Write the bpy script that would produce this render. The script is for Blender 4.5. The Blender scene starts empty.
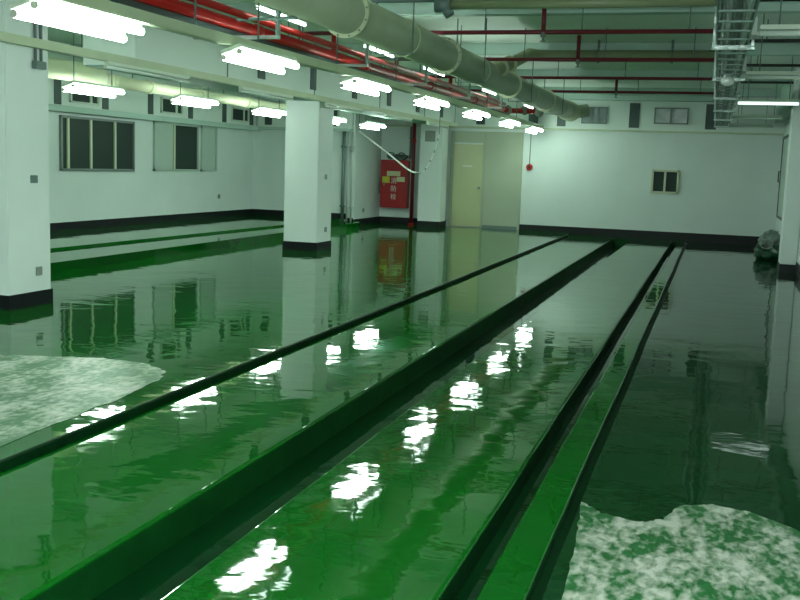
import bpy, bmesh, math, random
from mathutils import Vector, Matrix
random.seed(7)
C = bpy.context.scene.collection
S = bpy.context.scene

# ------------------------------------------------------------------ materials
def mat(name, col, rough=0.5, metal=0.0, emit=None, estr=0.0, noise=0.0, nscale=3.0, bump=0.0, bscale=40.0, ior=1.5, spec=0.5):
    m = bpy.data.materials.new(name); m.use_nodes = True
    nt = m.node_tree; b = nt.nodes['Principled BSDF']
    b.inputs['Base Color'].default_value = (*col, 1)
    b.inputs['Roughness'].default_value = rough
    b.inputs['Metallic'].default_value = metal
    b.inputs['IOR'].default_value = ior
    b.inputs['Specular IOR Level'].default_value = spec
    if emit:
        b.inputs['Emission Color'].default_value = (*emit, 1)
        b.inputs['Emission Strength'].default_value = estr
    tc = nt.nodes.new('ShaderNodeTexCoord')
    if noise:
        n = nt.nodes.new('ShaderNodeTexNoise'); n.inputs['Scale'].default_value = nscale; n.inputs['Detail'].default_value = 5
        nt.links.new(tc.outputs['Object'], n.inputs['Vector'])
        r = nt.nodes.new('ShaderNodeMapRange')
        r.inputs['From Min'].default_value = .3; r.inputs['From Max'].default_value = .7
        r.inputs['To Min'].default_value = 1 - noise; r.inputs['To Max'].default_value = 1 + noise * .3
        nt.links.new(n.outputs['Fac'], r.inputs['Value'])
        v = nt.nodes.new('ShaderNodeVectorMath'); v.operation = 'SCALE'
        v.inputs[0].default_value = col
        nt.links.new(r.outputs['Result'], v.inputs['Scale'])
        nt.links.new(v.outputs['Vector'], b.inputs['Base Color'])
    if bump:
        n = nt.nodes.new('ShaderNodeTexNoise'); n.inputs['Scale'].default_value = bscale; n.inputs['Detail'].default_value = 3
        nt.links.new(tc.outputs['Object'], n.inputs['Vector'])
        bp = nt.nodes.new('ShaderNodeBump'); bp.inputs['Distance'].default_value = bump
        nt.links.new(n.outputs['Fac'], bp.inputs['Height'])
        nt.links.new(bp.outputs['Normal'], b.inputs['Normal'])
    return m

M = {}
M['wall'] = mat('wall_paint', (.66, .75, .72), .55, noise=.05, nscale=1.2, bump=.002, bscale=30)
M['pier'] = mat('pier_paint', (.72, .80, .77), .5, noise=.04, nscale=1.5, bump=.002, bscale=30)
M['ceil'] = mat('ceiling_paint', (.84, .92, .86), .7, noise=.08, nscale=.8)
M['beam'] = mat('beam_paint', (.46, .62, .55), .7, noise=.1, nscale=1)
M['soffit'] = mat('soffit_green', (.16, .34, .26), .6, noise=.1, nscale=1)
M['panel'] = mat('bulkhead_paint', (.70, .80, .74), .5, noise=.04, nscale=1)
M['dark'] = mat('skirting_paint', (.006, .008, .010), .45, spec=.25)
M['slot'] = mat('dark_steel', (.05, .085, .08), .5)
M['red'] = mat('red_paint', (.42, .012, .012), .3, noise=.12, nscale=5)
M['redbright'] = mat('cabinet_red', (.36, .008, .014), .35, noise=.08, nscale=4)
M['darkred'] = mat('dark_red_paint', (.16, .006, .018), .4, noise=.1, nscale=5)
M['duct'] = mat('duct_olive_paint', (.33, .40, .27), .42, noise=.12, nscale=2.5)
M['olive'] = mat('pipe_olive_paint', (.24, .29, .16), .4, noise=.12, nscale=2.5)
M['flange'] = mat('flange_paint', (.52, .58, .38), .45, noise=.1, nscale=9)
M['cream'] = mat('cream_pipe', (.82, .84, .58), .3, noise=.08, nscale=2)
M['rail'] = mat('rail_paint', (.50, .58, .40), .5, noise=.06, nscale=3)
M['lamphouse'] = mat('lamp_housing', (.60, .70, .58), .4)
M['cap'] = mat('lamp_socket', (.55, .6, .5), .4)
M['tubeoff'] = mat('unlit_tube', (.75, .85, .78), .2)
M['tube'] = mat('lit_tube', (.9, .95, .95), .3, emit=(.80, 1.0, .88), estr=45.0)
M['tuberow'] = mat('lit_slim_tube', (.9, .95, .95), .3, emit=(.80, 1.0, .92), estr=14.0)
M['tubedim'] = mat('weak_lit_tube', (.9, .95, .95), .3, emit=(.80, 1.0, .95), estr=1.4)
M['steel'] = mat('galvanised_steel', (.22, .33, .29), .5, metal=.1, noise=.2, nscale=8)
M['foil'] = mat('silver_foil', (.42, .52, .48), .35, metal=.5, noise=.2, nscale=6, bump=.02, bscale=14)
M['conduit'] = mat('grey_conduit', (.13, .19, .18), .45)
M['palecond'] = mat('pale_conduit', (.45, .52, .48), .45)
M['door'] = mat('beige_door', (.46, .50, .28), .35, noise=.05, nscale=2)
M['sidepan'] = mat('beige_grey_panel', (.36, .42, .31), .45, noise=.06, nscale=2)
M['frame'] = mat('window_frame_cream', (.55, .60, .42), .4)
M['framedk'] = mat('window_frame_grey', (.16, .20, .19), .4)
M['glass'] = mat('dark_glass', (.03, .052, .044), .4, spec=.1)
M['glassgrey'] = mat('grey_glass', (.30, .36, .37), .15, noise=.25, nscale=3)
M['glasspale'] = mat('pale_glass', (.62, .66, .68), .2, noise=.3, nscale=4)
M['mural'] = mat('window_board', (.42, .53, .47), .5)
M['white'] = mat('white_plastic', (.8, .86, .82), .35)
M['black'] = mat('black_plastic', (.01, .012, .012), .4)
M['yellow'] = mat('yellow_sticker', (.55, .55, .04), .5)
M['paleyel'] = mat('pale_sticker', (.60, .62, .36), .5)
M['glyph'] = mat('sign_lettering', (.72, .70, .62), .5)
M['plate'] = mat('grey_plate', (.22, .27, .22), .4)
M['bundle'] = mat('grey_sheet', (.20, .27, .24), .6, noise=.5, nscale=9, bump=.02, bscale=20)
M['bag'] = mat('green_bag', (.010, .07, .03), .3, noise=.4, nscale=9)

# wet green epoxy
def floor_mat(name, col, amp=.0030, rough=.035):
    m = bpy.data.materials.new(name); m.use_nodes = True
    nt = m.node_tree; b = nt.nodes['Principled BSDF']; L = nt.links
    tc = nt.nodes.new('ShaderNodeTexCoord')
    def nz(sc, det, sx=1, sy=1, dist=0):
        mp = nt.nodes.new('ShaderNodeMapping'); mp.inputs['Scale'].default_value = (sx, sy, 1)
        L.new(tc.outputs['Object'], mp.inputs['Vector'])
        n = nt.nodes.new('ShaderNodeTexNoise'); n.inputs['Scale'].default_value = sc; n.inputs['Detail'].default_value = det
        n.inputs['Distortion'].default_value = dist
        L.new(mp.outputs['Vector'], n.inputs['Vector']); return n
    a = nz(.55, 5, 1, .7)
    r = nt.nodes.new('ShaderNodeValToRGB')
    r.color_ramp.elements[0].position = .3; r.color_ramp.elements[0].color = (col[0] * .75, col[1] * .72, col[2] * .75, 1)
    r.color_ramp.elements[1].position = .7; r.color_ramp.elements[1].color = (col[0] * 1.2, col[1] * 1.18, col[2] * 1.15, 1)
    L.new(a.outputs['Fac'], r.inputs['Fac']); L.new(r.outputs['Color'], b.inputs['Base Color'])
    b.inputs['Roughness'].default_value = rough; b.inputs['IOR'].default_value = 1.34
    n1 = nz(1.3, 2, 1.0, 1.0, .6); n2 = nz(5.0, 2, .8, 1.2, .3)
    b1 = nt.nodes.new('ShaderNodeBump'); b1.inputs['Distance'].default_value = amp * 1.6
    b2 = nt.nodes.new('ShaderNodeBump'); b2.inputs['Distance'].default_value = amp * .45
    L.new(n1.outputs['Fac'], b1.inputs['Height']); L.new(n2.outputs['Fac'], b2.inputs['Height'])
    L.new(b1.outputs['Normal'], b2.inputs['Normal']); L.new(b2.outputs['Normal'], b.inputs['Normal'])
    return m
M['floor'] = floor_mat('green_epoxy', (.0018, .094, .006))
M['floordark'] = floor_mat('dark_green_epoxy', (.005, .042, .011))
M['channel'] = floor_mat('channel_bottom_shade', (.002, .030, .007), .002)  # floor green darkened for the shade and dark reflection in the channel
M['plat'] = floor_mat('green_epoxy_platform', (.0018, .094, .006), .002)

M['faceshade'] = mat('matte_green_face_shade', (.002, .045, .007), .5, spec=.12, noise=.25, nscale=6, bump=.003, bscale=12)  # matte floor green, with the shade on the wide channel's faces painted in
M['faceshadedark'] = mat('dark_green_face_shade', (.0015, .026, .006), .5, spec=.12, noise=.25, nscale=6, bump=.003, bscale=12)  # deeper copy, shade painted into narrow channel and step faces
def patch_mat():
    m = bpy.data.materials.new('speckled_pale_green'); m.use_nodes = True
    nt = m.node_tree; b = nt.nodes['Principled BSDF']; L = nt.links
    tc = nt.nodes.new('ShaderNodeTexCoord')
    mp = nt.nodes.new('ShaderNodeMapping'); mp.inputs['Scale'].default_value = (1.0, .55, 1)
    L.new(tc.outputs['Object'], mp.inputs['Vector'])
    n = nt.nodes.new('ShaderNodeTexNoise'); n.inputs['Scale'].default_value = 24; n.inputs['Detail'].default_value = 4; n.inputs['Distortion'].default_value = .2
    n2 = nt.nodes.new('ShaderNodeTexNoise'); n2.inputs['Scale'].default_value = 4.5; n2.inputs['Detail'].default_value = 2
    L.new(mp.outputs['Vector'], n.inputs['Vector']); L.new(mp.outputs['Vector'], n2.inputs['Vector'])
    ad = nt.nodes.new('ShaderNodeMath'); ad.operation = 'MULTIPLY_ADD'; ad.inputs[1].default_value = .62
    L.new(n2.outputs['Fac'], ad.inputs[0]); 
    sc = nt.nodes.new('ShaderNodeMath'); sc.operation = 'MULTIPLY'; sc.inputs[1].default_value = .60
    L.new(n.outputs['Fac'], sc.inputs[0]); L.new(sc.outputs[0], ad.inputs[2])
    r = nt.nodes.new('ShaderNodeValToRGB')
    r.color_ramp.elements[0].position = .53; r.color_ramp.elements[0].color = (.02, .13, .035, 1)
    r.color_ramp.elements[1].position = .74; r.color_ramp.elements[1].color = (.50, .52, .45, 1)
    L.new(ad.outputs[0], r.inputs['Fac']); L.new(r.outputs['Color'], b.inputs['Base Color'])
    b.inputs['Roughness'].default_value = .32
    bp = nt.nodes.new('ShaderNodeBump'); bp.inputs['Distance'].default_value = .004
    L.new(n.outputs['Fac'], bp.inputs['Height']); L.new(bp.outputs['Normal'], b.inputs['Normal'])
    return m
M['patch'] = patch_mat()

# ------------------------------------------------------------------ builders
def props(o, label=None, cat=None, group=None, kind=None):
    if label: o['label'] = label
    if cat: o['category'] = cat
    if group: o['group'] = group
    if kind: o['kind'] = kind
    return o
def thing(name, loc, label, cat, group=None):
    o = bpy.data.objects.new(name, None); C.objects.link(o); o.location = loc
    o.empty_display_size = .1
    return props(o, label, cat, group)

class G:
    """collects shapes in world coordinates, becomes ONE mesh object"""
    def __init__(s): s.bm = bmesh.new()
    def box(s, a, b, bev=0, rot=None, at=None):
        a, b = Vector(a), Vector(b); c = (a + b) / 2; d = b - a
        r = bmesh.ops.create_cube(s.bm, size=1)['verts']
        for v in r: v.co = Vector((v.co.x * d.x, v.co.y * d.y, v.co.z * d.z))
        if bev:
            es = list({e for v in r for e in v.link_edges})
            r = bmesh.ops.bevel(s.bm, geom=es, offset=bev, segments=2, affect='EDGES')['verts']
            r = list({v for v in r if v.is_valid})
        if rot is not None:
            for v in r: v.co = rot @ v.co
        for v in r: v.co += c if at is None else Vector(at)
        return s
    def tube(s, pts, r, seg=12, caps=True):
        pts = [Vector(p) for p in pts]; rings = []
        n = len(pts); prev = None
        for i, p in enumerate(pts):
            t = ((pts[min(i + 1, n - 1)] - pts[max(i - 1, 0)])).normalized()
            if prev is None:
                u = t.cross(Vector((0, 0, 1)))
                if u.length < .01: u = t.cross(Vector((1, 0, 0)))
            else: u = prev - t * prev.dot(t)
            u.normalize(); prev = u; w = t.cross(u)
            k = 1.0
            if 0 < i < n - 1:
                a = (pts[i] - pts[i - 1]).normalized().dot((pts[i + 1] - pts[i]).normalized())
                k = 1
            rr = r[i] if isinstance(r, (list, tuple)) else r
            rings.append([s.bm.verts.new(p + (u * math.cos(2 * math.pi * j / seg) + w * math.sin(2 * math.pi * j / seg)) * rr * k) for j in range(seg)])
        for i in range(n - 1):
            for j in range(seg):
                f = s.bm.faces.new((rings[i][j], rings[i][(j + 1) % seg], rings[i + 1][(j + 1) % seg], rings[i + 1][j])); f.smooth = True
        if caps:
            s.bm.faces.new(rings[0][::-1]); s.bm.faces.new(rings[-1])
        return s
    def prism(s, poly, z0, z1):
        lo = [s.bm.verts.new((x, y, z0)) for x, y in poly]; hi = [s.bm.verts.new((x, y, z1)) for x, y in poly]
        n = len(poly); s.bm.faces.new(hi); s.bm.faces.new(lo[::-1])
        for i in range(n): s.bm.faces.new((lo[i], lo[(i + 1) % n], hi[(i + 1) % n], hi[i]))
        return s
    def blob(s, c, r, sub=3, amp=.2, seed=0, fr=3.0):
        from mathutils import noise
        q = bmesh.ops.create_icosphere(s.bm, subdivisions=sub, radius=1)['verts']
        for v in q:
            d = v.co.normalized(); k = 1 + amp * noise.noise(d * fr + Vector((seed, seed * 2, 0)))
            v.co = Vector((d.x * r[0] * k, d.y * r[1] * k, d.z * r[2] * k)) + Vector(c)
            for f in v.link_faces: f.smooth = True
        return s
    def done(s, name, m, parent=None, label=None):
        bmesh.ops.recalc_face_normals(s.bm, faces=s.bm.faces)
        me = bpy.data.meshes.new(name)
        if parent is not None:
            o = parent; off = Vector((0, 0, 0))
            while o is not None: off += Vector(o.location); o = o.parent
        else:
            xs = [v.co for v in s.bm.verts]
            lo = Vector((min(v.x for v in xs), min(v.y for v in xs), min(v.z for v in xs)))
            hi = Vector((max(v.x for v in xs), max(v.y for v in xs), max(v.z for v in xs)))
            off = (lo + hi) / 2; off.z = lo.z
        for v in s.bm.verts: v.co -= off
        s.bm.to_mesh(me); s.bm.free(); me.materials.append(m)
        ob = bpy.data.objects.new(name, me); C.objects.link(ob)
        if parent is not None: ob.parent = parent
        else: ob.location = off
        if label: ob['label'] = label
        return ob
def struct(o): o['kind'] = 'structure'; return o
def copy_tree(o, parent=None):
    c = o.copy(); C.objects.link(c); c.parent = parent
    for ch in o.children: copy_tree(ch, c)
    return c

def catmull(P, n=8):
    out = []; P = [Vector(p) for p in P]; Q = [P[0]] + P + [P[-1]]
    for i in range(1, len(Q) - 2):
        for k in range(n):
            t = k / n; a, b, c, d_ = Q[i - 1], Q[i], Q[i + 1], Q[i + 2]
            out.append(.5 * ((2 * b) + (c - a) * t + (2 * a - 5 * b + 4 * c - d_) * t * t + (3 * b - a - 3 * c + d_) * t ** 3))
    out.append(P[-1]); return out
# ------------------------------------------------------------------ room constants
XL, XR, YB, YL, ZC, Y0 = -11.6, 1.5, 26.2, 24.1, 3.6, -4.0
XJ = -8.75            # jog of the back wall
L1, L2 = -.045, -.07  # slightly lower floor strips
A0 = -3.44; B0, B1 = -2.325, -1.88; C0, C1 = -.90, -.768; D0 = -.58

# ------------------------------------------------------------------ floor with channels
ch = .018
prof = [(XL - .2, 0), (A0 - ch, 0), (A0, -ch), (A0, L1 - .03), (A0 + .035, L1 - .03), (A0 + .04, L1),
        (B0 - ch, L1), (B0, L1 - ch), (B0 + .01, L1 - .17), (B1 - .005, L1 - .17), (B1, L1 - ch), (B1 + ch, L1),
        (C0 - ch, L1), (C0, L1 - ch), (C0 + .005, L1 - .12), (C1 - .005, L1 - .12), (C1, L1 - ch), (C1 + ch, L1),
        (D0 - ch, L1), (D0, L1 - ch), (D0, L2 - .02), (D0 + .045, L2 - .02), (D0 + .05, L2), (XR + .2, L2)]
def rounded(pr):
    out = []
    for i, (x, z) in enumerate(pr):
        if i + 1 < len(pr):
            x2, z2 = pr[i + 1]
            out.append((x, z))
            if abs(abs(x2 - x) - ch) < 1e-6 and abs(abs(z2 - z) - ch) < 1e-6:
                fall = z2 < z
                cx, cz = (x, z - ch) if fall else (x2, z2 - ch)
                for k in (1, 2, 3):
                    a = math.pi / 2 * k / 4
                    out.append((cx + ch * math.sin(a), cz + ch * math.cos(a)) if fall else (cx - ch * math.cos(a), cz + ch * math.sin(a)))
        else: out.append((x, z))
    return out
prof = rounded(prof)
g = G(); bm = g.bm
ys = [Y0, 25.45]
n = 60
rows = []
for k in range(n + 1):
    y = Y0 + (25.45 - Y0) * k / n
    row = []
    for (x, z) in prof:
        w = .003 * math.sin(y * 1.3 + x * 5) + .0015 * math.sin(y * 4.3 + x)
        if abs(x) > 11 or x > 1.4: w = 0
        row.append(bm.verts.new((x + w, y, z)))
    rows.append(row)
for a, b in zip(rows, rows[1:]):
    for i in range(len(prof) - 1): bm.faces.new((a[i], a[i + 1], b[i + 1], b[i]))
# far closing strip by the back wall
top = []
flat = [(XL - .2, 0), (A0, 0), (A0 + .01, L1), (D0, L1), (D0 + .01, L2), (XR + .2, L2)]
ra = [bm.verts.new((x, 25.45, z)) for x, z in flat]; rb = [bm.verts.new((x, YB + .3, z)) for x, z in flat]
for i in range(len(flat) - 1): bm.faces.new((ra[i], ra[i + 1], rb[i + 1], rb[i]))
for (x0, x1, d) in ((B0, B1, .17), (C0, C1, .12)):   # channel end walls
    v = [bm.verts.new(p) for p in ((x0, 25.45, L1), (x1, 25.45, L1), (x1, 25.45, L1 - d), (x0, 25.45, L1 - d))]
    bm.faces.new(v)
fl = g.done('floor', M['floor']); struct(fl)
for p in fl.data.polygons: p.use_smooth = False
fl.data.materials.append(M['faceshade']); fl.data.materials.append(M['floordark']); fl.data.materials.append(M['channel']); fl.data.materials.append(M['faceshadedark'])
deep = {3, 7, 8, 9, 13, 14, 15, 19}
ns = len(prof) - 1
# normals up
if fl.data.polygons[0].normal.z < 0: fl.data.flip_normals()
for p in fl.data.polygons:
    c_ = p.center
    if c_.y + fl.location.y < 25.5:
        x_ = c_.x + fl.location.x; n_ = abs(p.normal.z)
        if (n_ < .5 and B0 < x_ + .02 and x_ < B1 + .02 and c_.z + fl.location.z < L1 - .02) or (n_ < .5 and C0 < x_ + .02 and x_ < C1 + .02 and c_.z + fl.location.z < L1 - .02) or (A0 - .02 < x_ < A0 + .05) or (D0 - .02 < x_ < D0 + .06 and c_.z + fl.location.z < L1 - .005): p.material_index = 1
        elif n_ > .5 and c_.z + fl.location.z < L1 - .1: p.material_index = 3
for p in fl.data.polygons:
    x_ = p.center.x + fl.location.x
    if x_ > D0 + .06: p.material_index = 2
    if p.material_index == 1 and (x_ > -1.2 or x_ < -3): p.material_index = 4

# raised platform along the left wall
g = G()
g.prism([(XL, 9.0), (-8.42, 9.0), (-8.42, 23.6), (-8.55, YL), (XL, YL)], 0, .13)
pl = thing('raised_platform', (-10, 9.0, 0), 'long low green platform along the left window wall', 'platform')
g.done('lower_step', M['plat'], pl)
G().prism([(XL, 9.0), (-9.62, 9.0), (-9.1, YL - .02), (XL, YL - .02)], .13, .165).done('upper_step', M['plat'], pl)
# thin floor patches, pale speckle over green
def ragged(poly, amp, n=6, seed=1):
    rnd = random.Random(seed); out = []
    for i, (x, y) in enumerate(poly):
        x2, y2 = poly[(i + 1) % len(poly)]
        for k in range(n):
            t = k / n; out.append((x + (x2 - x) * t + rnd.uniform(-amp, amp), y + (y2 - y) * t + rnd.uniform(-amp, amp)))
    return out
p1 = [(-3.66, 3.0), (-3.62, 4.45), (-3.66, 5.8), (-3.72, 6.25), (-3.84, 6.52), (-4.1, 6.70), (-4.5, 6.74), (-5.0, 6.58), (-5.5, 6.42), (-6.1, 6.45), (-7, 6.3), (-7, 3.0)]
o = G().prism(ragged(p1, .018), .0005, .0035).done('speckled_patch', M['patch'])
props(o, 'pale speckled patch on green floor left of the thin dark kerb line', 'floor patch')
z = L2
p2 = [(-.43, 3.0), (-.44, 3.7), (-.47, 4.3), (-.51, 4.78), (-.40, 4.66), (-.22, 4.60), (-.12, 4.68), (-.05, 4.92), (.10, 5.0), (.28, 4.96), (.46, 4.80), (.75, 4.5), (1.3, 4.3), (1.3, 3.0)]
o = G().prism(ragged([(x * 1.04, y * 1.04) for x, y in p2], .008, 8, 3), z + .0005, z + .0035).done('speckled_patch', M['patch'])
props(o, 'pale speckled patch on dark green floor in the front right corner', 'floor patch')

# ------------------------------------------------------------------ walls, ceiling
struct(G().box((XL - .2, Y0, -.3), (XL, YL + .2, ZC)).done('wall_left', M['wall']))
struct(G().box((XL - .2, YL, -.3), (XJ, YL + .2, ZC)).box((XJ - .2, YL + .2, -.3), (XJ, YB + .2, ZC)).done('wall_back_left', M['wall']))
struct(G().box((XJ - .2, YB, -.3), (XR + .2, YB + .2, ZC)).done('wall_back', M['wall']))
struct(G().box((XR, Y0, -.3), (XR + .2, YB, ZC)).done('wall_right', M['wall']))
struct(G().box((XL - .2, Y0 - .2, -.3), (XR + .2, Y0, ZC)).done('wall_front', M['wall']))
ce = struct(G().box((XL - .2, Y0 - .2, ZC), (XR + .2, YB + .2, ZC + .2)).done('ceiling', M['ceil']))
for yy in (-.4, 3.8, 8.0, 12.2, 16.4, 20.6, 24.8):
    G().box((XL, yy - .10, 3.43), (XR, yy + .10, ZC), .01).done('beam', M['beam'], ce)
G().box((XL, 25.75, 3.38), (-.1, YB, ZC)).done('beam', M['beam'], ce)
# baseboards
bt = .02
struct(G().box((XL, 9, .165), (XL + bt, YL, .31)).done('baseboard_left', M['dark']))
struct(G().box((XL, YL - bt, .165), (-8.95, YL, .31)).box((-8.95, YL - bt, .0), (XJ, YL, .2)).done('baseboard_back_left', M['dark']))
struct(G().box((XJ, YL - bt, 0), (XJ + bt, YB, .17)).box((XJ, YB - bt, 0), (-6.85, YB, .17)).done('baseboard_recess', M['dark']))
struct(G().box((-4.84, YB - bt, -.07), (XR, YB, .15)).done('baseboard_back', M['dark']))
struct(G().box((XR - bt, Y0, -.07), (XR, YB - bt, .13)).done('baseboard_right', M['dark']))

# back wall upper beam with panels
bk = struct(G().box((XJ, YB - .10, 2.66), (XR, YB, 3.40), .01).done('trim_1', M['panel']))
for x0, x1 in ((-6.1, -5.87), (-4.72, -4.47), (-3.98, -3.76), (-2.17, -1.92), (-.33, -.07)):
    G().box((x0, YB - .12, 2.72), (x1, YB - .09, 3.33)).done('dark_slot', M['slot'], bk)
G().box((XJ, YB - .16, 2.62), (XR, YB, 2.66), .004).done('ledge', M['rail'], bk)
# right wall upper soffit
struct(G().box((1.28, 5, 2.92), (XR, YB, ZC), .01).done('trim_2', M['beam']))
# left wall upper beam
lb = struct(G().box((XL, 14, 2.45), (XL + .12, YL, 2.98), .01).done('trim_3', M['panel']))
G().box((XL, 14, 2.34), (XL + .25, YL, 2.45), .005).done('ledge', M['beam'], lb)
G().box((XL, 14, 2.98), (XL + .14, YL, 3.36)).done('header', M['ceil'], lb)
for yy in (15.75, 17.25, 18.9, 20.6, 22.25, 23.75):
    G().box((XL + .11, yy - .1, 2.47), (XL + .135, yy + .1, 2.93)).done('dark_slot', M['slot'], lb)
lb2 = struct(G().box((XL + .2, YL - .12, 2.45), (-8.8, YL, 2.98), .01).done('trim_4', M['panel']))
G().box((XL + .2, YL - .2, 2.38), (-8.8, YL, 2.45), .005).done('ledge', M['beam'], lb2)
for xx in (-11.1, -10.2, -9.3):
    G().box((xx - .1, YL - .135, 2.5), (xx + .1, YL - .11, 2.9)).done('dark_slot', M['slot'], lb2)
# hanging bulkhead over the column line
bh = struct(G().box((-7.5, 10.8, 2.68), (-6.76, YB - .1, ZC), .01).done('wall_bulkhead', M['panel']))
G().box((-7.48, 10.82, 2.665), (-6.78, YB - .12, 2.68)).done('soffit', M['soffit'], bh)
for yy in (14.3, 16.38, 18.48, 20.63, 22.8, 24.95):
    G().box((-6.77, yy - .12, 2.83), (-6.74, yy + .12, 3.42)).done('dark_slot', M['slot'], bh)

# ------------------------------------------------------------------ windows
def window_x(idx, y0, y1, z0, z1, mull, pane_mats, fm, sill=True):
    """window on the left wall, facing +X"""
    x = XL
    w = struct(G().box((x, y0, z0), (x + .05, y1, z0 + .045)).box((x, y0, z1 - .045), (x + .05, y1, z1)).box((x, y0, z0), (x + .05, y0 + .05, z1)).box((x, y1 - .05, z0), (x + .05, y1, z1)).done('window_%d' % idx, fm))
    ed = [y0 + .05] + list(mull) + [y1 - .05]
    for k in range(len(ed) - 1):
        G().box((x + .004, ed[k], z0 + .045), (x + .016, ed[k + 1], z1 - .045)).done('pane', pane_mats[k], w)
    for mm in mull:
        G().box((x, mm - .03, z0 + .045), (x + .045, mm + .03, z1 - .045)).done('mullion', M['frame'], w)
    return w
window_x(1, 15.95, 18.42, 1.27, 2.29, (16.18, 16.9, 17.72), [M['glass']] * 4, M['framedk'])
window_x(2, 19.2, 21.15, 1.28, 2.34, (20.05,), [M['mural'], M['glass']], M['mural'])
window_x(3, 21.3, 22.05, 1.28, 2.34, (), [M['mural']], M['mural'])
def high_window(idx, y0, y1):
    x = XL + .12; z0, z1 = 2.53, 2.86
    w = struct(G().box((x, y0, z0), (x + .04, y1, z0 + .03)).box((x, y0, z1 - .03), (x + .04, y1, z1)).box((x, y0, z0), (x + .04, y0 + .04, z1)).box((x, y1 - .04, z0), (x + .04, y1, z1)).done('window_%d' % idx, M['lamphouse']))
    G().box((x + .002, y0 + .04, z0 + .03), (x + .012, y1 - .04, z1 - .03)).done('pane', M['glass'], w)
    ym = y0 + (y1 - y0) * .72
    G().box((x, ym - .03, z0 + .03), (x + .035, ym + .03, z1 - .03)).done('mullion', M['lamphouse'], w)
high_window(4, 16.1, 17.0); high_window(5, 19.3, 20.2); high_window(6, 22.6, 23.55)
def window_y(idx, x0, x1, z0, z1, y, mull, pm, fm, t=.045):
    w = struct(G().box((x0, y - .05, z0), (x1, y, z0 + t)).box((x0, y - .05, z1 - t), (x1, y, z1)).box((x0, y - .05, z0), (x0 + t, y, z1)).box((x1 - t, y - .05, z0), (x1, y, z1)).done('window_%d' % idx, fm))
    ed = [x0 + t] + list(mull) + [x1 - t]
    for k in range(len(ed) - 1):
        G().box((ed[k], y - .016, z0 + t), (ed[k + 1], y - .004, z1 - t)).done('pane', pm, w)
    for mm in mull:
        G().box((mm - .025, y - .06, z0 + t), (mm + .025, y, z1 - t)).done('mullion', fm, w)
    return w
w7 = window_y(7, -1.53, -.86, 1.11, 1.70, YB, (-1.2,), M['glass'], M['frame'], .05)
window_y(8, -3.36, -2.72, 2.80, 3.22, YB - .1, (-3.13, -2.95), M['glassgrey'], M['framedk'], .03)
window_y(9, -1.56, -.74, 2.83, 3.23, YB - .1, (-1.15,), M['glasspale'], M['framedk'], .03)

# ------------------------------------------------------------------ doors
d = struct(G().box((-6.78, YB - .05, 0), (-6.70, YB, 2.5)).box((-5.90, YB - .05, 0), (-5.85, YB, 2.5)).box((-4.90, YB - .05, 0), (-4.84, YB, 2.5)).box((-6.78, YB - .05, 2.48), (-4.84, YB, 2.54)).done('door_1', M['sidepan']))
G().box((-6.70, YB - .035, .02), (-5.90, YB - .005, 2.20), .004).done('door_leaf', M['door'], d)
G().box((-6.70, YB - .03, 2.24), (-5.90, YB - .005, 2.48)).done('transom', M['sidepan'], d)
G().box((-5.85, YB - .03, .08), (-4.90, YB - .005, 2.48)).done('side_panel', M['sidepan'], d)
G().box((-5.85, YB - .045, 0), (-4.90, YB - .03, .08)).done('threshold', M['conduit'], d)
G().tube([(-5.97, YB - .035, 1.06), (-5.97, YB - .07, 1.06)], .028).blob((-5.97, YB - .085, 1.06), (.035, .028, .035), 2, 0).done('door_handle', M['plate'], d)
G().box((-6.43, YB - .045, 1.60), (-6.18, YB - .035, 1.65)).done('sign_plate', M['glyph'], d)
# dark-outlined panel on the right wall
o = thing('wall_panel', (XR - .02, 24, .66), 'dark-framed tall panel low on the right wall near the far corner', 'panel')
G().box((XR - .03, 22.4, .66), (XR, 25.7, .72)).box((XR - .03, 22.4, 2.5), (XR, 25.7, 2.56)).box((XR - .03, 25.64, .66), (XR, 25.7, 2.56)).box((XR - .03, 22.4, .66), (XR, 22.46, 2.56)).done('frame', M['black'], o)
G().box((XR - .012, 22.46, .72), (XR, 25.64, 2.5)).done('board', M['mural'], o)
G().tube([(XR - .03, 25.3, 1.5), (XR - .08, 25.3, 1.5), (XR - .08, 25.3, 1.75), (XR - .03, 25.3, 1.75)], .015).done('handle', M['black'], o)

# ------------------------------------------------------------------ columns
def column(x0, x1, y0, y1, label, plates, z0=0.0):
    t = thing('column', ((x0 + x1) / 2, (y0 + y1) / 2, z0), label, 'column')
    G().box((x0, y0, z0), (x1, y1, ZC - .0), .012).done('shaft', M['pier'], t)
    G().box((x0 - .012, y0 - .012, z0), (x1 + .012, y1 + .012, z0 + .15)).done('skirting', M['dark'], t)
    for (face, a, zz, w, h, mm) in plates:
        if face == 'x': G().box((x1, a - w / 2, zz - h / 2), (x1 + .012, a + w / 2, zz + h / 2), .003).done('outlet_plate', mm, t)
        else: G().box((a - w / 2, y0 - .012, zz - h / 2), (a + w / 2, y0, zz + h / 2), .003).done('vent_grille', mm, t)
    return t
c1 = column(-7.4, -6.72, 8.4, 9.08, 'nearest white square column at the left edge of the photo', [('x', 8.81, 1.32, .11, .08, M['conduit']), ('x', 8.87, .36, .1, .09, M['plate'])])
c2 = column(-7.42, -6.77, 16.75, 17.45, 'free-standing white square column in the middle of the left half', [('x', 17.12, 1.33, .1, .09, M['plate']), ('x', 17.17, .37, .1, .09, M['plate'])])
c3 = column(-7.42, -6.82, 25.4, 26.0, 'far white column with grey grille beside the red cabinet and beige door', [('y', -7.15, 2.36, .28, .28, M['plate'])])
c4 = column(1.22, 1.49, 19.0, 19.6, 'narrow white pilaster against the right wall', [], L2)
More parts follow.
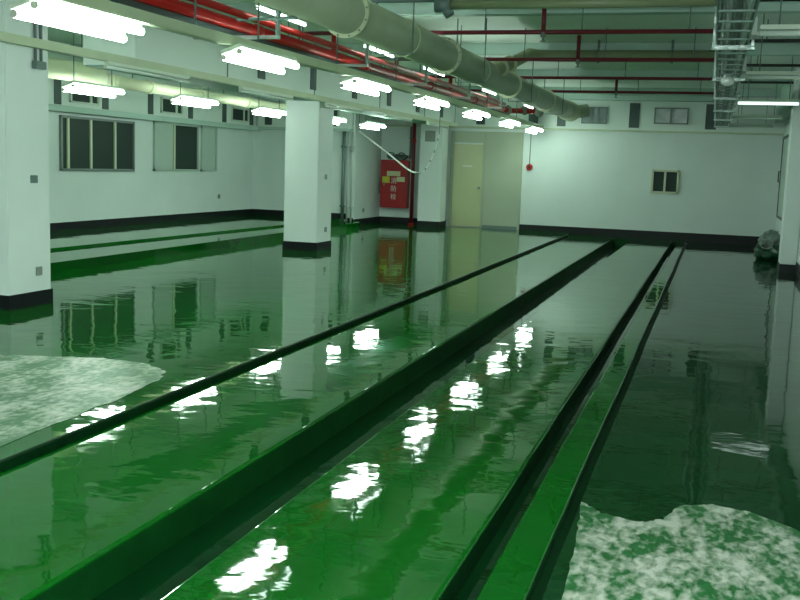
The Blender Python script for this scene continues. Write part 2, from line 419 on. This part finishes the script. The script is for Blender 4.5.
# conduit pair with box on nearest column
t = thing('column_conduit', (-6.70, 8.88, 2.46), 'dark twin conduit with small box high on the nearest column', 'conduit')
G().tube([(-6.70, 8.84, 2.5), (-6.70, 8.84, 3.6)], .016, 8).done('conduit', M['conduit'], t)
G().tube([(-6.70, 8.93, 2.5), (-6.70, 8.93, 3.6)], .016, 8).done('conduit', M['conduit'], t)
G().box((-6.72, 8.80, 2.44), (-6.66, 8.97, 2.52), .005).done('junction_box', M['conduit'], t)

# conduits by the wall jog
for (x, r, mm, lab) in ((-9.02, .045, M['conduit'], 'thick dark vertical conduit left of two thin ones by the wall corner'),
                        (-8.90, .022, M['palecond'], 'thin pale vertical conduit between thick dark one and the coupled one'),
                        (-8.79, .024, M['palecond'], 'thin pale vertical conduit with coupling nearest the wall corner')):
    g = G().tube([(x, YL - .08, .13), (x, YL - .08, 2.38)], r, 10)
    for zz in (.5, 2.0): g.box((x - r * 1.5, YL - .12, zz - .02), (x + r * 1.5, YL, zz + .02))
    if r == .024: g.tube([(x, YL - .08, 1.88), (x, YL - .08, 1.96)], .04, 10)
    props(g.done('wall_conduit', mm), lab, 'conduit')
t = G().box((-8.75, 24.8, .33), (-8.735, 24.9, .43)).done('socket_plate', M['conduit']); props(t, 'small dark socket plate low on wall left of the red cabinet', 'socket')
t = G().box((-11.6, 22.2, .62), (-11.588, 22.3, .72)).done('socket_plate', M['conduit']); props(t, 'small dark socket low on left wall near far corner', 'socket')

# ------------------------------------------------------------------ fire cabinet
def text_mesh(s, size, name, m, loc, parent):
    cu = bpy.data.curves.new(name, 'FONT'); cu.body = s; cu.size = size; cu.align_x = 'CENTER'; cu.align_y = 'CENTER'; cu.extrude = .003
    tmp = bpy.data.objects.new(name + '_t', cu); C.objects.link(tmp)
    dg = bpy.context.evaluated_depsgraph_get(); dg.update()
    me = bpy.data.meshes.new_from_object(tmp.evaluated_get(dg))
    bpy.data.objects.remove(tmp); bpy.data.curves.remove(cu)
    rot = Matrix.Rotation(math.radians(90), 4, 'X'); me.transform(rot)
    me.materials.clear(); me.materials.append(m)
    ob = bpy.data.objects.new(name, me); C.objects.link(ob); ob.parent = parent
    ob.location = Vector(loc) - Vector(parent.location)
    return ob
fy = 25.96
t = thing('fire_hydrant_cabinet', (-8.2, YB - .1, .43), 'red fire hydrant cabinet with stickers on the recessed far wall', 'cabinet')
G().box((-8.67, fy, .43), (-7.90, YB, 1.72), .01).done('body', M['redbright'], t)
dr = G().box((-8.63, fy - .02, .47), (-7.94, fy, 1.68), .006).done('door', M['redbright'], t)
G().box((-8.57, fy - .035, 1.02), (-8.54, fy - .02, 1.14)).done('handle', M['plate'], dr)
G().box((-8.48, fy - .026, 1.29), (-8.10, fy - .021, 1.42)).done('sticker', M['paleyel'], dr, 'pale oblong sticker')
G().box((-8.61, fy - .026, 1.10), (-8.40, fy - .021, 1.27)).done('sticker', M['yellow'], dr, 'yellow sticker')
G().box((-8.20, fy - .026, 1.14), (-7.97, fy - .021, 1.27)).done('sticker', M['paleyel'], dr, 'pale yellow sticker')
for ch_, zz in (('消', 1.155), ('防', .94), ('栓', .725)):
    text_mesh(ch_, .17, 'lettering', M['glyph'], (-8.28, fy - .024, zz), t)
props(G().tube(catmull([(-8.70, 26.1, 1.25), (-8.74, 26.08, 1.0), (-8.73, 26.1, .8)], 4), .03, 8).done('strap', M['conduit']), 'dark strap hanging against the left side of the red cabinet', 'strap')
t = thing('hose_bundle', (-8.25, YB - .12, 1.72), 'dark coiled bundle lying on top of the red cabinet', 'bundle')
G().blob((-8.22, 26.07, 1.80), (.27, .10, .075), 3, .5, 2).done('cloth', M['slot'], t)
for k, xx in enumerate((-8.4, -8.1)):
    pts = [(xx + .10 * math.cos(a * .42), 25.98 + .02 * math.sin(a), 1.83 + .085 * math.sin(a * .42)) for a in range(16)]
    G().tube(pts, .02, 8).done('hose_coil', M['conduit'], t)
# red standpipe
t = thing('standpipe', (-7.76, 25.95, 0), 'red vertical pipe from floor to overhead beside the red cabinet', 'pipe')
G().tube([(-7.74, 25.9, 0), (-7.74, 25.9, 3.6)], .05, 14).done('pipe', M['darkred'], t)
G().tube([(-7.74, 25.9, 0), (-7.74, 25.9, .05)], .08, 14).done('collar', M['red'], t)
G().tube([(-7.74, 25.9, 2.2), (-7.74, 25.9, 2.28)], .065, 14).done('collar', M['red'], t)
props(G().tube([(-7.90, 26.14, 1.75), (-7.90, 26.14, 2.62)], .03, 10).box((-7.94, 26.14, 2.3), (-7.86, YB, 2.34)).done('wall_conduit', M['conduit']), 'dark conduit rising from the red cabinet beside the red pipe', 'conduit')
# alarm
t = thing('fire_alarm', (-4.65, YB, 1.6), 'round red fire alarm on the back wall right of the beige door', 'alarm')
G().tube([(-4.65, YB, 1.65), (-4.65, YB - .05, 1.65)], .085, 20).done('body', M['red'], t)
G().tube([(-4.65, YB - .05, 1.65), (-4.65, YB - .06, 1.65)], .035, 14).done('lens', M['black'], t)
G().tube([(-4.65, YB - .02, 1.73), (-4.65, YB - .02, 2.62)], .012, 8).done('conduit', M['conduit'], t)

# drooping white cord with dark bands
t = thing('hanging_cord', (-7.6, 24.0, 1.4), 'white cord drooping in front of the red cabinet, banded near the column', 'cord')
P1 = catmull([(x * .96, 24.0, 1.6 + (z - 1.6) * .96) for x, z in ((-8.98, 2.43), (-8.25, 1.94), (-7.63, 1.50), (-7.38, 1.41), (-7.17, 1.46), (-6.95, 1.87), (-6.80, 2.40))])
G().tube(P1[:25], .022, 8).done('cord', M['white'], t)
G().tube(P1[24:], .012, 8).done('tail', M['pier'], t)
for k in (28, 33, 37, 41, 45):
    if k + 1 < len(P1): G().tube([P1[k], P1[k + 1]], .02, 8).done('band', M['plate'], t, 'dark grey band')
G().tube([P1[-1], P1[-1] + Vector((0, 0, 1.23))], .008, 6).done('hanger', M['conduit'], t)
G().tube([P1[0], P1[0] + Vector((0, 0, 1.2))], .008, 6).done('hanger', M['conduit'], t)

# ------------------------------------------------------------------ lamp rails
t = thing('lamp_rail', (-4.36, 5, 2.63), 'long beige rail carrying the lit lamps of the middle row', 'rail')
rp = [(-4.46, 4.0), (-4.30, 11), (-4.28, 18), (-4.36, 26.0)]
g = G()
for (a, b) in zip(rp, rp[1:]):
    v = Vector((b[0] - a[0], b[1] - a[1], 0)); ang = math.atan2(-v.x, v.y)
    g.box((-.055, -v.length / 2, -.045), (.055, v.length / 2, .045), .006, Matrix.Rotation(ang, 3, 'Z'), ((a[0] + b[0]) / 2, (a[1] + b[1]) / 2, 2.675))
g.done('rail', M['rail'], t)
for yy in (5, 7.9, 9.15, 11.3, 13.6, 15.7, 18, 19.5): G().tube([(-4.36, yy, 2.71), (-4.36, yy, 3.6)], .009, 6).done('hanger_rod', M['conduit'], t)
G().tube([(-4.33, 22.4, 2.71), (-4.33, 22.4, 3.6)], .009, 6).done('hanger_rod', M['conduit'], t)
t = thing('lamp_rail', (-6.6, 5, 2.64), 'long beige rail with unlit lamps passing in front of the nearest column', 'rail')
G().box((-6.65, 4, 2.635), (-6.57, 26.0, 2.725), .006).done('rail', M['rail'], t)
for yy in (6.1, 9.5, 12.9, 16.1, 19.6, 22.9, 25.8): G().tube([(-6.61, yy, 2.72), (-6.61, yy, 3.6)], .009, 6).done('hanger_rod', M['conduit'], t)

# ------------------------------------------------------------------ lamps
def lamp(name, loc, length, tilt, tubes, label, group, tubemat, drop=0, axis='Y', rr=.030, spread=.085):
    t = thing(name, loc, label, 'ceiling lamp', group)
    R = Matrix.Rotation(tilt, 3, 'Y'); T = Vector(loc)
    def tr(p):
        q = R @ Vector(p)
        if axis == 'X': q = Vector((q.y, -q.x, q.z))
        return T + q
    hw = .03 if tubes == 1 else spread + rr * .8
    g = G().box((-hw, .0, rr + .006), (hw, length, rr + .045), .004)
    for v in g.bm.verts: v.co = tr(v.co)
    g.done('housing', M['lamphouse'], t)
    offs = (0,) if tubes == 1 else (-spread, spread)
    for x in offs:
        g = G().tube([tr((x, 0, 0)), tr((x, length, 0))], rr, 14)
        g.done('tube', tubemat, t)
        for y in (-.022, length):
            g = G().tube([tr((x, y, 0)), tr((x, y + .022, 0))], rr * .9, 12)
            g.done('socket', M['cap'], t)
    if drop:
        for y in (.15, length - .15):
            p = tr((0, y, .05)); G().tube([p, (p.x, p.y, ZC)], .007, 6).done('hanger_rod', M['conduit'], t)
    return t
tl = -math.radians(19)
proto = lamp('fluorescent_lamp', (-4.50, 5.84, 2.545), 1.30, tl, 2, 'lit twin-tube lamp at top left, nearest of the middle row', 'lit lamps of the middle row', M['tube'])
word = ['second', 'third', 'fourth', 'fifth', 'sixth']
spots = [(-4.30, 8.48, 2.545), (-4.28, 11.5, 2.545), (-4.26, 14.5, 2.545), (-4.27, 17.6, 2.545), (-4.30, 20.9, 2.545), (-4.36, 24.3, 2.545)]
labs = ['lit twin-tube lamp, second nearest of the middle row, left of the big duct',
        'lit twin-tube lamp, third nearest of the middle row, up right of the middle column',
        'lit twin-tube lamp, fourth nearest of the middle row',
        'lit twin-tube lamp, third from the far end of the middle row',
        'lit twin-tube lamp, second from the far end of the middle row, above the door panel',
        'lit twin-tube lamp at the far end of the middle row']
for (x, y, z), l in zip(spots, labs):
    c = copy_tree(proto); c.location = (x, y, z); c['label'] = l
c = copy_tree(proto); c.location = (-4.5, 2.4, 2.545); c['label'] = 'added unseen lit twin-tube lamp continuing the middle row behind the viewer'  # unseen lamp added for extra illumination, carrying the row on
proto2 = lamp('fluorescent_lamp', (-8.85, 12.4, 2.52), 1.25, tl, 2, 'lit twin-tube lamp just right of the nearest column, first of the far left row', 'lit lamps of the far left row', M['tube'], drop=1)
for (x, y, z), l in zip([(-8.50, 14.8, 2.52), (-8.52, 17.84, 2.52), (-7.86, 19.5, 2.47), (-7.68, 21.7, 2.455)],
                        ['lit twin-tube lamp, second of the far left row, above the left windows',
                         'lit twin-tube lamp just left of the middle column, third of the far left row',
                         'lit lamp half hidden behind the right edge of the middle column',
                         'lit twin-tube lamp above the red cabinet, last of the far left row']):
    c = copy_tree(proto2); c.location = (x, y, z); c['label'] = l
    dz = 2.52 - z
    for chd in c.children:
        if chd.name.startswith('hanger_rod'): chd.location.z += dz
for (x, y) in ((-8.85, 8.9), (-8.85, 5.4)):  # two more unseen lamps added to light the left aisle
    c = copy_tree(proto2); c.location = (x, y, 2.52)
    c['label'] = 'added unseen lit twin-tube lamp of the far left row behind the nearest column' if y > 8 else 'added unseen lit twin-tube lamp of the far left row beyond the left edge'
# single tube lamps seen under the duct
proto3 = lamp('fluorescent_batten', (-4.4, 9.2, 3.075), 1.2, 0, 1, 'lit single tube peeking out under the big duct, nearest of five', 'lit tubes behind the duct', M['tuberow'], drop=1, rr=.014)
for y, l in ((12.35, 'lit single tube under the big duct just beyond its nearest joint ring'), (15.1, 'lit single tube under the big duct, middle of five'),
             (19.2, 'lit single tube under the big duct below the branch pipe'), (23.6, 'lit single tube under the far end of the big duct')):
    c = copy_tree(proto3); c.location = (-4.4, y, 3.085); c['label'] = l
# unlit lamps on the second rail
proto4 = lamp('unlit_lamp', (-6.61, 9.95, 2.575), 1.85, 0, 1, 'unlit tube lamp under the beige rail just right of the nearest column', 'unlit lamps on the beige rail', M['tubeoff'], rr=.02)
for y, l in ((13.3, 'unlit tube lamp under the beige rail left of the middle column'), (16.65, 'unlit tube lamp under the beige rail right of the middle column'),
             (20.0, 'unlit tube lamp under the beige rail, second from its far end'), (23.2, 'unlit tube lamp at the far end of the beige rail')):
    c = copy_tree(proto4); c.location = (-6.61, y, 2.575); c['label'] = l
# lamps across the right bay
def rlamp(y, ln, label, m, z=2.80):
    lamp('cross_lamp', (.27, y, z), ln, 0, 1, label, 'cross lamps right of the cable tray', m, drop=1, axis='X', rr=.024)
rlamp(9.15, .98, 'pale unlit cross lamp right of the tray, nearest of five', M['tubeoff'])
rlamp(13.1, .98, 'pale unlit cross lamp right of the tray, second nearest', M['tubeoff'])
rlamp(17.7, .94, 'weakly glowing cross lamp right of the tray, the brightest of five', M['tubedim'])
rlamp(22.0, .94, 'pale unlit cross lamp right of the tray, second from the far wall', M['tubeoff'])
rlamp(25.7, .94, 'pale unlit cross lamp right of the tray, nearest the far wall', M['tubeoff'])

# ------------------------------------------------------------------ big duct
DX, DZ, DR = -3.3, 2.946, .19
t = thing('ventilation_duct', (DX, 4, DZ), 'big round olive ventilation duct running to the far wall', 'duct')
G().tube([(DX, 4.0, DZ), (DX, 23.7, DZ)], DR, 40).done('duct_body', M['duct'], t)
for yy in (5.2, 8.75, 12.2, 15.95 + .3, 19.9, 23.4):
    g = G().tube([(DX, yy - .02, DZ), (DX, yy + .02, DZ)], DR + .035, 40)
    f = g.done('flange', M['flange'], t)
    if yy in (8.75, 12.2):
        for k in range(12):
            a = k * math.pi / 6 + .2; p = (DX + (DR + .02) * math.cos(a), yy, DZ + (DR + .02) * math.sin(a))
            G().tube([(p[0], yy - .032, p[2]), (p[0], yy + .032, p[2])], .009, 6).done('bolt', M['conduit'], f)
for yy in (10.5, 14.0, 18.1, 21.8):
    G().tube([(DX, yy - .01, DZ), (DX, yy + .01, DZ)], DR + .008, 40).done('seam', M['flange'], t)
for yy in (6.5, 10.2, 13.6, 17.3, 21):
    G().tube([(DX - .2, yy, DZ), (DX - .2, yy, ZC)], .008, 6).tube([(DX + .2, yy, DZ), (DX + .2, yy, ZC)], .008, 6).tube([(DX - .2, yy, DZ - .2), (DX + .2, yy, DZ - .2)], .008, 6).tube([(DX - .2, yy, DZ - .2), (DX - .2, yy, DZ)], .008, 6).tube([(DX + .2, yy, DZ - .2), (DX + .2, yy, DZ)], .008, 6).done('hanger', M['conduit'], t)
G().tube([(DX, 23.7, DZ), (DX, 23.85, DZ), (DX + .1, 24.2, DZ + .04), (DX + .3, 24.3, DZ + .08)], [DR, DR * .9, DR * .8, DR * .8], 24).done('end_elbow', M['duct'], t)
for q in (22.9, 23.15, 23.6): G().tube([(DX, q, DZ), (DX, q + .05, DZ)], DR + .03, 30).done('end_collar', M['flange'], t)
br = [(DX + .02, 14.55, DZ + .03), (DX + .12, 14.75, DZ + .08), (DX + .27, 15.2, DZ + .24), (-2.87, 15.65, 3.36), (-2.78, 15.85, 3.36), (-2.6, 15.93, 3.36), (-.05, 15.93, 3.36)]
G().tube(br, .09, 20).done('branch_pipe', M['olive'], t)
for k in (.25, .75): 
    a = Vector(br[1]).lerp(Vector(br[2]), k); b = a + (Vector(br[2]) - Vector(br[1])).normalized() * .04
    G().tube([a, b], .125, 18).done('branch_flange', M['flange'], t)
for xx in (-1.85, -.75): G().tube([(xx - .015, 15.93, 3.36), (xx + .015, 15.93, 3.36)], .105, 18).tube([(xx, 15.93, 3.47), (xx, 15.93, ZC)], .02, 8).done('branch_clamp', M['conduit'], t)
# grey pipe across the top
t = thing('cross_pipe', (-1.5, 9.6, 3.1), 'thick grey-green pipe crossing the top edge between duct and tray', 'pipe')
G().tube([(-2.62, 9.6, 3.14), (-.08, 9.6, 3.14)], .045, 16).done('pipe', M['olive'], t)
G().tube([(-2.7, 9.6, 3.14), (-2.55, 9.6, 3.14)], .07, 14).tube([(-2.62, 9.6, 3.14), (-2.55, 9.6, 3.04)], .05, 12).done('elbow_fitting', M['conduit'], t)
G().tube([(-4.3, 9.6, 3.19), (-2.7, 9.6, 3.19)], .022, 10).done('thin_pipe', M['conduit'], t)
for xx in (-3.3, -2.3, -.9): G().tube([(xx, 9.6, 3.16), (xx, 9.6, ZC)], .009, 6).done('hanger_rod', M['conduit'], t)

# ------------------------------------------------------------------ red pipes
RX, RZ = -4.68, 2.93
t = thing('sprinkler_main', (RX, 4, RZ), 'thick bright red sprinkler main running lengthwise left of the duct', 'pipe')
G().tube([(RX, 4, RZ), (RX, 22.6, RZ)], .055, 20).done('pipe', M['red'], t)
for yy in (6.9, 9.8, 13.2, 16.5, 19.8): G().tube([(RX, yy - .04, RZ), (RX, yy + .04, RZ)], .068, 20).done('coupling', M['red'], t)
for yy in (7.2, 11, 14.6, 18.4, 22): G().tube([(RX, yy, RZ + .05), (RX, yy, ZC)], .009, 6).done('hanger_rod', M['conduit'], t)
t = thing('sprinkler_pipe', (-4.85, 4, 2.90), 'thinner dark red pipe running left of the bright red main', 'pipe')
G().tube([(-4.86, 4, 2.915), (-4.86, 22.4, 2.915)], .032, 14).done('pipe', M['darkred'], t)
for yy in (7.2, 11, 14.6, 18.4, 22): G().tube([(-4.86, yy, 2.94), (-4.86, yy, ZC)], .007, 6).done('hanger_rod', M['conduit'], t)
t = thing('sprinkler_pipe', (-4.52, 4, 2.99), 'thin red pipe running right of and above the bright red main', 'pipe')
G().tube([(-4.53, 4, 3.0), (-4.53, 22.0, 3.0)], .036, 14).done('pipe', M['red'], t)
for yy in (5, 7.8, 13, 18): G().tube([(-4.53, yy, 3.04), (-4.53, yy, ZC)], .007, 6).done('hanger_rod', M['conduit'], t)
for yy, lab, drops in ((7.3, 'dark red cross pipe at the top edge left of the duct', ()),
                (12.0, 'dark red sprinkler cross pipe nearest the viewer, above the others', (-2.05,)),
                (14.6, 'dark red sprinkler cross pipe just below the grey branch pipe', (-1.98,)),
                (17.85, 'dark red sprinkler cross pipe, second from the far wall', ()),
                (20.9, 'dark red sprinkler cross pipe nearest the far wall', (-2.03,))):
    x1 = -.1 if yy > 8 else -4.2
    x0 = -5.25 if yy > 8 else -6.3
    PZ = 3.165 if yy == 14.6 else 3.2
    t = thing('sprinkler_branch', (x0, yy, PZ), lab, 'pipe')
    G().tube([(x0, yy, PZ), (x1, yy, PZ)], .026 if yy > 8 else .05, 12).done('pipe', M['darkred'] if yy > 8 else M['red'], t)
    if yy > 8: G().tube([(RX, yy, RZ), (RX, yy, PZ)], .03, 12).done('riser', M['red'], t)
    for xx in drops:
        G().tube([(xx, yy, PZ), (xx, yy, 3.5)], .028, 10).done('riser', M['darkred'], t)
        G().tube([(xx, yy, PZ - .06), (xx, yy, PZ)], .03, 10).tube([(xx, yy, PZ - .10), (xx, yy, PZ - .06)], .014, 8).tube([(xx, yy, PZ - .11), (xx, yy, PZ - .10)], .035, 10).done('sprinkler_head', M['plate'], t)
    for xx in ((-2.75, -1.6, -.4) if yy > 8 else (-5.6,)):
        G().tube([(xx, yy, PZ), (xx, yy, ZC)], .008, 6).done('hanger_rod', M['conduit'], t)
# cable ladder below/left of the red bundle
t = thing('cable_ladder', (-4.95, 4, 2.83), 'dark grey cable ladder just below and left of the red pipes', 'cable tray')
G().box((-5.12, 4, 2.835), (-5.10, 23.2, 2.885)).box((-4.78, 4, 2.835), (-4.76, 23.2, 2.885)).done('side_rails', M['slot'], t)
r0 = G().box((-5.10, 5.6, 2.84), (-4.78, 5.63, 2.855)).done('rung', M['slot'], t)
for k in range(1, 40):
    c = r0.copy(); C.objects.link(c); c.location.y += k * .45
for k in range(3): G().tube([(-5.04 + k * .09, 4, 2.862), (-5.04 + k * .09, 23.0, 2.862)], .008, 6).done('cable', M['black' if k != 1 else 'palecond'], t)
for k, yy in enumerate((6.85, 9.4, 12.1, 14.8, 17.6, 20.4)):
    t = thing('trapeze_hanger', (-4.75, yy, 2.8), ['steel trapeze hanger under red pipes, nearest at top left', 'steel trapeze hanger under red pipes, second nearest', 'steel trapeze hanger under red pipes near the first duct ring', 'steel trapeze hanger under red pipes, fourth nearest', 'steel trapeze hanger under red pipes, second from far end', 'steel trapeze hanger under red pipes at the far end'][k], 'hanger', 'trapeze hangers under the red pipes')
    G().box((-5.2, yy - .025, 2.80), (-4.25, yy + .025, 2.833)).done('cross_bar', M['palecond'], t)
    G().box((-5.2, yy - .012, 2.83), (-5.175, yy + .012, ZC)).done('upright', M['steel'], t)
    G().box((-4.28, yy - .03, 2.83), (-4.25, yy + .03, ZC)).done('upright', M['steel'], t)
# far valve cluster at the end of the red pipes
t = thing('valve_group', (-4.5, 22.9, 2.9), 'grey and red valve cluster where the red pipes end', 'valve')
G().tube([(RX, 22.6, RZ), (RX, 23.2, RZ), (-4.3, 23.4, RZ), (-3.9, 23.4, RZ)], .06, 12).done('pipe', M['red'], t)
for (x, y, z, r) in ((-4.68, 23.1, 2.93, .1), (-4.35, 23.4, 2.95, .1), (-4.0, 23.4, 2.92, .11)): G().blob((x, y, z), (r, r, r * 1.1), 2, .3, x).done('valve_body', M['plate'], t)
G().tube([(-4.35, 23.4, 3.0), (-4.35, 23.4, ZC)], .012, 6).done('hanger_rod', M['conduit'], t)
# thin teal conduits crossing from bulkhead to duct
for (a, b, lab) in (((-6.2, 9.25, 2.95), (-4.0, 9.25, 2.98), 'thin grey-green conduit crossing the red pipes near the first lamps'),
                    ((-6.75, 14.2, 3.05), (-3.6, 14.2, 3.16), 'thin grey-green conduit crossing the red pipes behind the duct ring')):
    t = thing('cross_conduit', a, lab, 'conduit')
    G().tube([a, b], .02, 8).done('conduit', M['steel'], t)
    for p in (a, b): G().tube([(p[0], p[1], p[2]), (p[0], p[1], ZC)], .008, 6).done('hanger_rod', M['conduit'], t)

# ------------------------------------------------------------------ cream pipe, far left
t = thing('cream_pipe', (-9.2, 9, 2.8), 'cream yellow round pipe hung above the left aisle, stepping down in size', 'pipe')
G().tube([(-9.2, 9.2, 2.80), (-9.2, 13.5, 2.80), (-9.2, 13.7, 2.79), (-9.2, 13.8, 2.76)], [.15, .15, .14, .09], 24).done('wide_section', M['cream'], t)
G().tube([(-9.2, 13.75, 2.745), (-9.2, 22.8, 2.745)], .095, 20).done('narrow_section', M['cream'], t)
for yy in (13.98, 15.1, 16.9, 18.8, 20.7): G().tube([(-9.2, yy - .05, 2.745), (-9.2, yy + .05, 2.745)], .112, 20).done('coupling', M['cream'], t)
for yy in (11, 14.6, 17.8, 21): G().tube([(-9.2, yy, 2.85), (-9.2, yy, ZC)], .01, 6).done('hanger_rod', M['conduit'], t)
G().tube([(-9.2, 16.9, 2.88), (-9.0, 17.0, 2.98), (-7.6, 17.0, 2.98)], .03, 8).done('side_branch', M['rail'], t)

# ------------------------------------------------------------------ right cable tray with foil pipe
t = thing('cable_tray', (.05, 5, 2.76), 'steel cable tray with wires running to the far wall near right', 'cable tray')
G().box((-.075, 5, 2.755), (-.063, 26.0, 2.86)).box((.185, 5, 2.755), (.197, 26.0, 2.86)).done('side_rails', M['steel'], t)
r0 = G().box((-.065, 6.1, 2.757), (.187, 6.14, 2.77)).done('rung', M['steel'], t)
for k in range(1, 38):
    c = r0.copy(); C.objects.link(c); c.location.y += k * .52
rnd = random.Random(5)
for k in range(7):
    x = -.045 + k * .034; pts = [(x + rnd.uniform(-.012, .012), 5 + j * 1.5, 2.785 + rnd.uniform(0, .02)) for j in range(15)]
    G().tube(catmull(pts, 3), .010, 6).done('wire', M[['conduit', 'palecond', 'white', 'steel'][k % 4]], t)
for yy in (6.6, 9.6, 12.7, 15.8, 18.8, 21.8, 24.8):
    G().box((-.115, yy - .03, 2.715), (.25, yy + .03, 2.752)).box((-.11, yy - .012, 2.75), (-.085, yy + .012, ZC)).box((.22, yy - .012, 2.75), (.245, yy + .012, ZC)).done('trapeze', M['foil'], t)
    G().box((.20, yy - .35, 2.80), (.25, yy - .05, 2.95)).done('junction_box', M['palecond'], t)
t = thing('foil_pipe', (.05, 5, 2.9), 'silver foil wrapped pipe lying along above the steel cable tray', 'pipe')
pts = [(.05 + .012 * math.sin(j), 5 + j * .5, 2.93) for j in range(42)]
G().tube(pts, [.075 + .006 * math.sin(j * 2.1) for j in range(42)], 14).done('wrap', M['foil'], t)
for yy in (7.5, 10.7, 13.8, 17, 20, 23): G().tube([(.05, yy - .03, 2.93), (.05, yy + .03, 2.93)], .092, 14).tube([(.05, yy, 2.95), (.05, yy, ZC)], .008, 6).done('clamp', M['steel'], t)
t = thing('round_fitting', (.06, 12.4, 2.7), 'pale round dome fitting under the cable tray', 'fitting')
G().blob((.055, 12.4, 2.69), (.075, .075, .06), 3, 0).done('dome', M['white'], t)
G().tube([(.055, 12.4, 2.70), (.055, 12.4, 2.757)], .05, 14).done('base', M['palecond'], t)
for yy, l in ((10.7, 'added dark bar for a shadow gap line in the right ceiling bay, nearest of four'), (13.9, 'added dark bar for a shadow gap line in the right ceiling bay, second nearest'), (16.9, 'added dark bar for a shadow gap line in the right ceiling bay, third nearest'), (19.9, 'added dark bar for a shadow gap line in the right ceiling bay, farthest of four')):
    t = thing('shadow_gap_bar', (.8, yy, 3.3), l, 'conduit')  # added black bars stand in for shadow gaps along the ceiling beams
    G().tube([(.28, yy, 3.33), (1.28, yy, 3.33)], .022, 8).done('conduit', M['black'], t)
    G().tube([(.5, yy, 3.33), (.5, yy, ZC)], .01, 6).done('hanger_rod', M['conduit'], t)

# ------------------------------------------------------------------ heap in far right corner
t = thing('covered_heap', (1.18, 22, L2), 'grey sheet heaped over dark green bags by the far right corner', 'heap')
G().blob((1.20, 22.0, L2 + .34), (.22, .3, .24), 4, .45, 1, 4).done('grey_sheet', M['bundle'], t)
G().blob((1.02, 21.8, L2 + .15), (.14, .2, .16), 3, .5, 5, 4).blob((1.3, 21.75, L2 + .16), (.17, .22, .17), 3, .5, 8, 4).blob((1.16, 21.7, L2 + .10), (.15, .2, .11), 3, .4, 3, 4).done('bags', M['bag'], t)
g = G()
pts = [(1.1 + .12 * math.cos(a * .5), 21.66 + .04 * math.sin(a * .5), L2 + .33 + .1 * math.sin(a * .5)) for a in range(14)]
g.tube(pts, .014, 8).done('hose_loop', M['plate'], t)

# ------------------------------------------------------------------ world, camera, view
w = bpy.data.worlds.new('world'); S.world = w; w.use_nodes = True
w.node_tree.nodes['Background'].inputs['Color'].default_value = (.5, .8, .7, 1)
w.node_tree.nodes['Background'].inputs['Strength'].default_value = .02

ld = bpy.data.lights.new('camera_flash', 'POINT'); ld.energy = 600; ld.shadow_soft_size = .04; ld.color = (.93, 1.0, 1.0)
lo_ = bpy.data.objects.new('camera_flash', ld); C.objects.link(lo_); lo_.location = (.02, -.02, 1.68)

yaw, pit, rol = .29868, .1345, -.034995
cy, sy, cp, sp, cr, sr = math.cos(yaw), math.sin(yaw), math.cos(pit), math.sin(pit), math.cos(rol), math.sin(rol)
f = Vector((-sy * cp, cy * cp, -sp)); r = Vector((cy, sy, 0)); dn = f.cross(r)
r2 = r * cr + dn * sr; d2 = -r * sr + dn * cr
cam = bpy.data.cameras.new('camera'); co = bpy.data.objects.new('camera', cam); C.objects.link(co)
mw = Matrix((( r2.x, -d2.x, -f.x, 0), (r2.y, -d2.y, -f.y, 0), (r2.z, -d2.z, -f.z, 1.6), (0, 0, 0, 1)))
co.matrix_world = mw
cam.sensor_width = 36; cam.lens = 45; cam.clip_start = .05; cam.clip_end = 100
S.camera = co
S.view_settings.view_transform = 'Standard'; S.view_settings.look = 'None'
S.view_settings.exposure = 0; S.view_settings.gamma = 1; S.view_settings.use_curve_mapping = False
